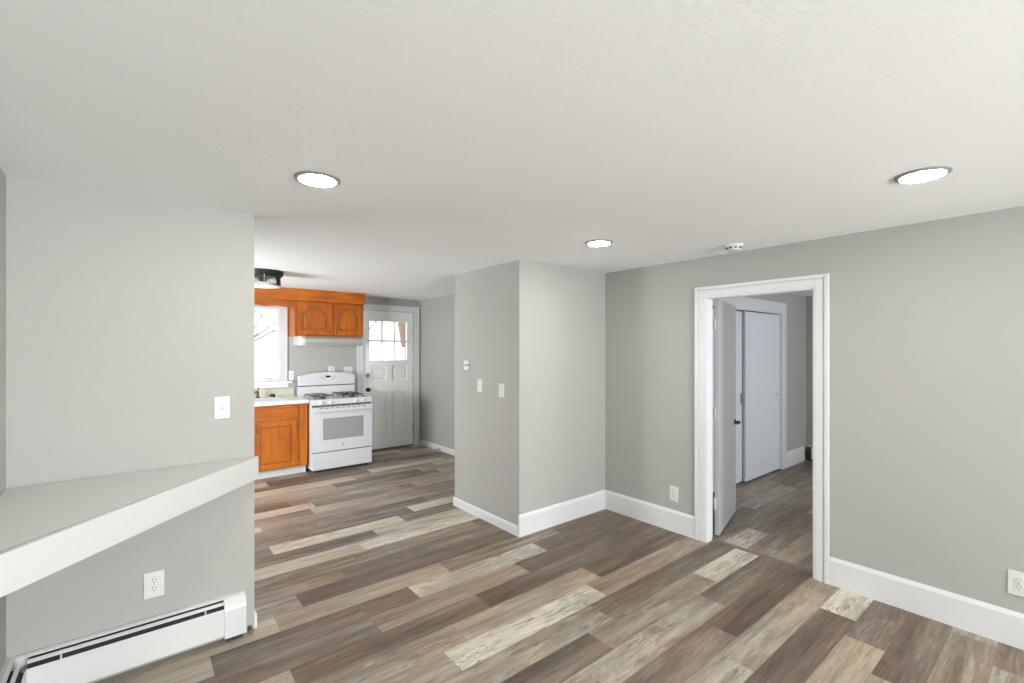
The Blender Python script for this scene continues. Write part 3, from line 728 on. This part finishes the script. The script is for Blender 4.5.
ff = MB().box(1.603, 1.640, YU, YU+.018, 1.69, 2.143, .001).box(2.470, 2.505, YU, YU+.018, 1.69, 2.143, .001).box(2.065, 2.105, YU, YU+.018, 1.69, 2.143, .001)
ff.box(1.640, 2.065, YU, YU+.018, 2.095, 2.143).box(2.105, 2.470, YU, YU+.018, 2.095, 2.143).box(1.640, 2.065, YU, YU+.018, 1.69, 1.725).box(2.105, 2.470, YU, YU+.018, 1.69, 1.725)
ff.build('face_frame', M['wood_z'], uc)
arch_door(uc, 1.630, 2.074, YU-.019, 1.708, 2.125, 2.035)
arch_door(uc, 2.098, 2.488, YU-.019, 1.708, 2.125, 2.132)
sf = thing('cabinet_soffit', 'long honey wood soffit board under the kitchen ceiling', 'soffit', (1.2, YU, 2.143))
MB().box(-1.195, 2.522, YU-.026, YU+.002, 2.145, 2.299, .001).box(2.504, 2.522, YU+.002, YK-.001, 2.145, 2.299).build('board', M['wood_x'], sf)
MB().box(-1.195, 2.526, YU-.032, YU-.026, 2.145, 2.160, .002).build('moulding', M['wood_x'], sf)
# scalloped valance over the window
va = []
n = 40; vx0, vx1 = .40, 1.601
va = [(vx0, 2.143), (vx0, 2.035)]
for i in range(n+1):
    t_ = i/n; x = vx0+.06+t_*(vx1-vx0-.12); va.append((x, 2.052+.012*math.sin(t_*math.pi*4)**2))
va += [(vx1, 2.035), (vx1, 2.143)]
tag(MB().prism(va, 'y', YU-.002, YU+.017).build('window_valance', M['wood_x']), 'scalloped honey wood valance board above the kitchen window', 'valance')
uc2 = thing('wall_cabinet', 'honey wood wall cabinet left of the kitchen window, mostly hidden', 'cabinet', (-.1, 6.54, 1.69))
MB().box(-.55, .399, YU+.018, YK-.001, 1.69, 2.143).build('carcass', M['wood_z'], uc2)
MB().box(-.55, .399, YU, YU+.018, 1.69, 2.143).build('face_frame', M['wood_z'], uc2)
arch_door(uc2, -.53, -.085, YU-.019, 1.708, 2.125, -.13); arch_door(uc2, -.065, .38, YU-.019, 1.708, 2.125, -.03)

hd = thing('range_hood', 'white and grey under-cabinet range hood above the white range', 'range hood', (2.06, 6.48, 1.6))
MB().prism([(YK-.002, 1.688), (6.30, 1.688), (6.24, 1.655), (6.235, 1.610), (6.25, 1.575), (YK-.002, 1.575)], 'x', 1.700, 2.445).build('canopy', M['hood'], hd)
MB().prism([(YK-.002, 1.689), (6.295, 1.689), (6.235, 1.656), (6.230, 1.605), (6.245, 1.570), (YK-.002, 1.570)], 'x', 1.660, 1.700).build('end_panel', M['enamel'], hd, label='white end panel')
MB().box(1.70, 2.45, 6.32, 6.62, 1.569, 1.575).build('filter', M['steel'], hd)

# ------------------------------------------------------------------ base cabinet, countertop, sink, faucet
YF = 6.03
bc = thing('base_cabinet', 'honey wood base cabinet under the sink left of the range', 'cabinet', (1.1, 6.4, 0))
b0x, b1x = .55, 1.664
cb = MB().box(b0x, b1x, YF+.018, YK-.001, .098, .62).box(b0x, b0x+.018, YF+.018, YK-.001, .62, .860).box(b1x-.018, b1x, YF+.018, YK-.001, .62, .860).box(b0x+.018, b1x-.018, YK-.02, YK-.001, .62, .860); cb.build('carcass', M['wood_z'], bc)
ff = MB().box(1.545, b1x, YF, YF+.018, .098, .862, .001).box(b0x, b0x+.04, YF, YF+.018, .098, .862, .001)
ff.box(b0x+.04, 1.545, YF, YF+.018, .835, .862).box(b0x+.04, 1.545, YF, YF+.018, .655, .70).box(b0x+.04, 1.545, YF, YF+.018, .098, .115)
ff.build('face_frame', M['wood_z'], bc)
MB().box(b0x, b1x-.005, YF+.055, YF+.07, 0, .098).build('toe_kick', M['shelf'], bc, label='white toe kick')
MB().box(.575, 1.552, YF-.018, YF-.0005, .690, .842, .004, 2).build('false_drawer_front', M['wood_x'], bc)
def flat_door(x0, x1, z0, z1, hx):
    rl = .062; y = YF-.019
    m_ = MB()
    m_.box(x0, x0+rl, y, y+.0081, z0, z1, .002).box(x1-rl, x1, y, y+.0081, z0, z1, .002).box(x0+rl, x1-rl, y, y+.0081, z0, z0+rl, .002).box(x0+rl, x1-rl, y, y+.0081, z1-rl, z1, .002)
    d = m_.build('door', M['wood_z'], bc)
    MB().box(x0+.002, x1-.002, y+.0082, y+.0185, z0+.002, z1-.002).build('recessed_groove', M['grooveshade'], d, label='dark groove with shade painted in')
    MB().box(x0+rl+.012, x1-rl-.012, y+.002, y+.0082, z0+rl+.012, z1-rl-.012, .005).build('raised_panel', M['wood_z'], d)
    return d
dd = flat_door(1.075, 1.545, .108, .668, 1.1); dd2 = flat_door(.585, 1.055, .108, .668, 1.0)
for z in (.585, .205): MB().box(1.546, 1.560, YF-.006, YF, z-.032, z+.032, .002).build('hinge', M['bronze'], dd, label='dark bronze hinge')
pull(dd, 1.105, YF-.019, .60, .09); pull(dd2, 1.02, YF-.019, .60, .09)
# countertop with a cut-out for the sink
YCF = 6.00; cz0, cz1 = .862, .898; kx0, kx1, ky0, ky1 = .62, 1.46, 6.10, 6.52
ct = thing('countertop', 'white laminate countertop with beige backsplash left of the range', 'countertop', (1.1, 6.35, .862))
cm = MB(); bx0, bx1 = -1.199, 1.675
cm.box(bx0, kx0, YCF, YK-.001, cz0, cz1).box(kx1, bx1, YCF, YK-.001, cz0, cz1).box(kx0, kx1, YCF, ky0, cz0, cz1).box(kx0, kx1, ky1, YK-.001, cz0, cz1)
cm.build('slab', M['counter'], ct)
MB().box(bx0, 1.677, YK-.016, YK-.001, cz1, 1.000, .002).build('backsplash', M['splash'], ct, label='beige backsplash')
sk = thing('kitchen_sink', 'white drop-in sink set in the countertop below the window', 'sink', (1.04, 6.31, .9))
rm = MB(); o_ = .022
rm.box(kx0-o_, kx1+o_, ky0-o_, ky0+.012, cz1, cz1+.008, .003, 2).box(kx0-o_, kx1+o_, ky1-.012, ky1+.075, cz1, cz1+.008, .003, 2)
rm.box(kx0-o_, kx0+.012, ky0+.012, ky1-.012, cz1, cz1+.008, .003, 2).box(kx1-.012, kx1+o_, ky0+.012, ky1-.012, cz1, cz1+.008, .003, 2)
rm.build('rim', M['enamel'], sk)
bs = MB(); a, b_, c_, d_ = kx0+.004, kx1-.004, ky0+.004, ky1-.004
bs.box(a, b_, c_, d_, .72, .725).box(a, a+.006, c_, d_, .725, cz1+.001).box(b_-.006, b_, c_, d_, .725, cz1+.001).box(a+.006, b_-.006, c_, c_+.006, .725, cz1+.001).box(a+.006, b_-.006, d_-.006, d_, .725, cz1+.001)
bs.build('basin', M['enamel'], sk)
fc = thing('kitchen_faucet', 'dark faucet standing behind the sink at the partition edge', 'faucet', (1.215, 6.56, .906))
fq = MB().lathe([(.028, .906), (.028, .914), (.017, .918), (.015, .985), (.006, .990)], (1.215, 6.56, 0), 20)
smooth_angle(fq.build('body', M['bronze'], fc))
MB().tube([(1.215, 6.56, .965), (1.19, 6.50, .99), (1.165, 6.43, .995), (1.15, 6.385, .975)], .011, 10, .009).build('spout', M['bronze'], fc)
MB().tube([(1.215, 6.56, .985), (1.225, 6.575, 1.02), (1.235, 6.59, 1.03)], .006, 8).build('lever', M['bronze'], fc)
sp = thing('sink_sprayer', 'black side sprayer head on the sink rim beside the faucet', 'sprayer', (1.40, 6.50, .906))
smooth_angle(MB().lathe([(.020, .906), (.020, .912), (.014, .915), (.013, .922), (.019, .93), (.016, .938), (.004, .941)], (1.40, 6.555, 0), 20).build('holder', M['black'], sp))
MB().tube([(1.40, 6.555, .936), (1.37, 6.52, .938), (1.345, 6.49, .930)], .012, 10, .014).build('nozzle', M['black'], sp)
# outlets above the counter and behind the range
outlet((1.640, YK, 1.170), 'Y-', 'cream outlet between the kitchen window and the range', .07, .125)
outlet((2.170, YK, 1.222), 'Y-', 'left outlet plate peeking above the range backguard', .09, .115)
o2 = outlet((2.405, YK, 1.212), 'Y-', 'right wider outlet plate peeking above the range backguard', .125, .115)

# ------------------------------------------------------------------ gas range
RX0, RX1, RY0, RY1 = 1.687, 2.440, 5.935, 6.60
rg = thing('gas_range', 'white freestanding gas range with oven between base cabinet and back door', 'range', ((RX0+RX1)/2, 6.26, 0))
MB().box(RX0, RX1, RY0+.02, RY1, .035, .878, .003).build('body', M['enamel'], rg)
MB().box(RX0-.002, RX1+.002, RY0-.005, RY1-.05, .868, .895, .008, 3).build('cooktop', M['enamel'], rg)
# control panel with knobs, slanted
MB().prism([(RY0+.02, .826), (RY0-.012, .826), (RY0-.020, .838), (RY0-.004, .889), (RY0+.02, .889)], 'x', RX0, RX1).build('control_panel', M['enamel'], rg)
MB().box(RX0+.004, RX1-.004, RY0+.004, RY0+.02, .808, .826).build('gap_strip', M['slot'], rg, label='black gap strip')
for x in (1.80, 1.905, 2.225, 2.325):
    kb = MB(); kb.lathe([(.021, 0), (.021, -.006), (.017, -.010), (.015, -.026), (.004, -.028)], (x, RY0-.012, .857), 24, 'y')
    k_ = smooth_angle(kb.build('knob', M['enamel'], rg)); MB().box(x-.0015, x+.0015, RY0-.0412, RY0-.0395, .857, .871).build('pointer', M['greyprint'], k_, label='grey pointer')
# oven door
od = MB(); wx0, wx1, wz0, wz1 = 1.815, 2.325, .395, .662; y0_, y1_ = RY0-.022, RY0+.018
od.box(RX0, wx0, y0_, y1_, .252, .802, 0).box(wx1, RX1, y0_, y1_, .252, .802, 0).box(wx0, wx1, y0_, y1_, .252, wz0).box(wx0, wx1, y0_, y1_, wz1, .802)
door = od.build('oven_door', M['enamel'], rg)
MB().box(wx0, wx1, y0_+.003, y0_+.01, wz0, wz1).build('oven_window', M['ovenglass'], door, label='grey glass window')
hb = MB(); hb.box(RX0+.005, RX1-.005, y0_-.045, y0_-.022, .742, .778, .009, 3)
hb.box(RX0+.012, RX0+.05, y0_-.03, y0_, .748, .772, .004).box(RX1-.05, RX1-.012, y0_-.03, y0_, .748, .772, .004)
smooth_angle(hb.build('door_handle', M['enamel'], door))
n = 9
for i in range(n):
    x = RX0+.085+i*(RX1-RX0-.17-.045)/(n-1); MB().box(x, x+.042, y0_-.0012, y0_+.001, .784, .792).build('vent_slot', M['slot'], door, label='dark vent slot')
em = MB().lathe([(.016, 0), (.016, -.0015), (.0135, -.0015), (.0135, -.0008), (.002, -.0008)], (2.062, y0_, .325), 28, 'y')
em.box(2.054, 2.060, y0_-.0014, y0_, .320, .331).box(2.063, 2.070, y0_-.0014, y0_, .319, .330)
em.build('round_emblem', M['greyprint'], door, label='small grey round emblem')
# storage drawer
dw = MB().box(RX0+.002, RX1-.002, y0_, RY0+.018, .035, .240, .003).build('drawer', M['enamel'], rg)
MB().box(1.96, 2.16, y0_-.004, y0_, .196, .206, .0015).build('drawer_grip', M['enamel'], dw)
MB().box(RX0+.004, RX1-.004, RY0, RY0+.02, .240, .252).build('gap_strip', M['slot'], rg, label='black gap strip')
for x in (RX0+.05, RX1-.07):
    for y in (RY0+.05, RY1-.07): MB().cyl((x+.01, y, .018), 'z', .016, .036, 14).build('levelling_foot', M['slot'], rg)
# backguard
bgp = MB(); n = 24; pts = [(RX0+.004, .895), (RX1-.004, .895), (RX1-.004, 1.030), (RX1-.004, 1.030)]
zarc = lambda t_: 1.165+.045*math.sin(math.pi*t_)**.8
lo = MB().box(RX0+.004, RX1-.004, RY1-.075, RY1-.005, .893, 1.022, .003).build('backguard_base', M['enamel'], rg)
pts = [(RX0+.004, 1.034), (RX1-.004, 1.034)] + [(RX1-.004-t_/24*(RX1-RX0-.008), zarc(t_/24)) for t_ in range(25)]
bgo = bgp.prism(pts, 'y', RY1-.088, RY1-.005).build('backguard', M['enamel'], rg)
b2 = bgo.modifiers.new('bevel', 'BEVEL'); b2.width = .006; b2.segments = 3; b2.limit_method = 'ANGLE'
MB().box(RX0+.006, RX1-.006, RY1-.070, RY1-.006, 1.022, 1.034).build('gap_strip', M['slot'], rg, label='black gap strip')
MB().box(2.035, 2.095, RY1-.0895, RY1-.087, 1.135, 1.160).build('clock_display', M['display'], bgo, label='dark clock display')
for i, x in enumerate((1.96, 1.985, 2.01, 2.12, 2.145, 2.17)):
    for z in (1.118, 1.142): MB().box(x-.008, x+.008, RY1-.0892, RY1-.087, z-.004, z+.004).build('touch_button', M['greyprint'], bgo, label='small grey button')
# burners and grates
for x in (1.8575, 2.235):
    for y in (6.08, 6.37):
        bn = MB().lathe([(.048, .895), (.048, .900), (.034, .902), (.034, .912), (.028, .916), (.004, .917)], (x, y, 0), 28)
        smooth_angle(bn.build('burner', M['iron'], rg, label='black burner'))
def grate(x0, x1, lab, m_):
    g = MB(); y0g, y1g = 6.03, 6.44; zt_ = .931; r_ = .0055
    def bar(p, q): g.tube([p, q], r_, 6)
    for xx in (x0, x1): bar((xx, y0g, zt_-.004), (xx, y1g, zt_-.004))
    for yy in (y0g, (y0g+y1g)/2, y1g): bar((x0, yy, zt_-.004), (x1, yy, zt_-.004))
    xc = (x0+x1)/2
    for yc_ in (6.08+.03, 6.37-.02):
        for (dx_, dy_) in ((1, 0), (-1, 0), (0, 1), (0, -1)):
            g.tube([(xc+dx_*(x1-x0)/2, yc_+dy_*.105, zt_-.004), (xc+dx_*.08, yc_+dy_*.07, zt_+.004), (xc+dx_*.025, yc_+dy_*.025, zt_)], r_, 6)
    for xx in (x0, x1):
        for yy in (y0g, (y0g+y1g)/2, y1g): g.tube([(xx, yy, zt_-.004), (xx, yy, .893)], r_, 6)
    return g.build('grate', m_, rg, label=lab)
grate(1.745, 1.970, 'grey wire burner grate', M['greywire']); grate(2.105, 2.365, 'dark wire burner grate', M['iron'])

# ------------------------------------------------------------------ outside, seen through the panes
def tree(x, y, h, seed, label, col_m='bark'):
    rn = random.Random(seed); mb = MB()
    def br(p, d, ln, r_, dep):
        q = p + d*ln; mid = p + d*ln*.5 + Vector((rn.uniform(-1, 1), rn.uniform(-1, 1), rn.uniform(-.3, .6)))*ln*.06
        mb.tube([p, mid, q], r_, 5, r_*.6)
        if dep == 0: return
        for k in range(3 if dep > 1 else 4):
            a = Vector((rn.uniform(-1, 1), rn.uniform(-1, 1), rn.uniform(-.1, .8))).normalized()
            br(p + d*ln*rn.uniform(.55, 1.), (d*.7+a*.8).normalized(), ln*rn.uniform(.55, .75), r_*.55, dep-1)
    br(Vector((x, y, -.5)), Vector((0, 0, 1)), h*.42, .09, 4)
    o = mb.build('bare_tree', M[col_m]); tag(o, label, 'tree', None); return o
tree(1.3, 12.5, 5.0, 3, 'bare tree outside the kitchen window')
tree(4.6, 13.0, 4.2, 9, 'bare tree outside seen through the back door panes')
bp_ = MB().prism([(3.50, 2.6), (3.75, 2.6), (3.75, 1.55), (3.68, 1.55)], 'y', 7.55, 7.62)
tag(bp_.build('porch_bracket', M['brownwood']), 'brown porch bracket outside the top right pane of the back door', 'bracket')
tag(MB().box(3.75, 3.86, 7.53, 7.64, -.5, 2.62).build('porch_post', M['brownwood']), 'brown porch post outside the back door', 'post')
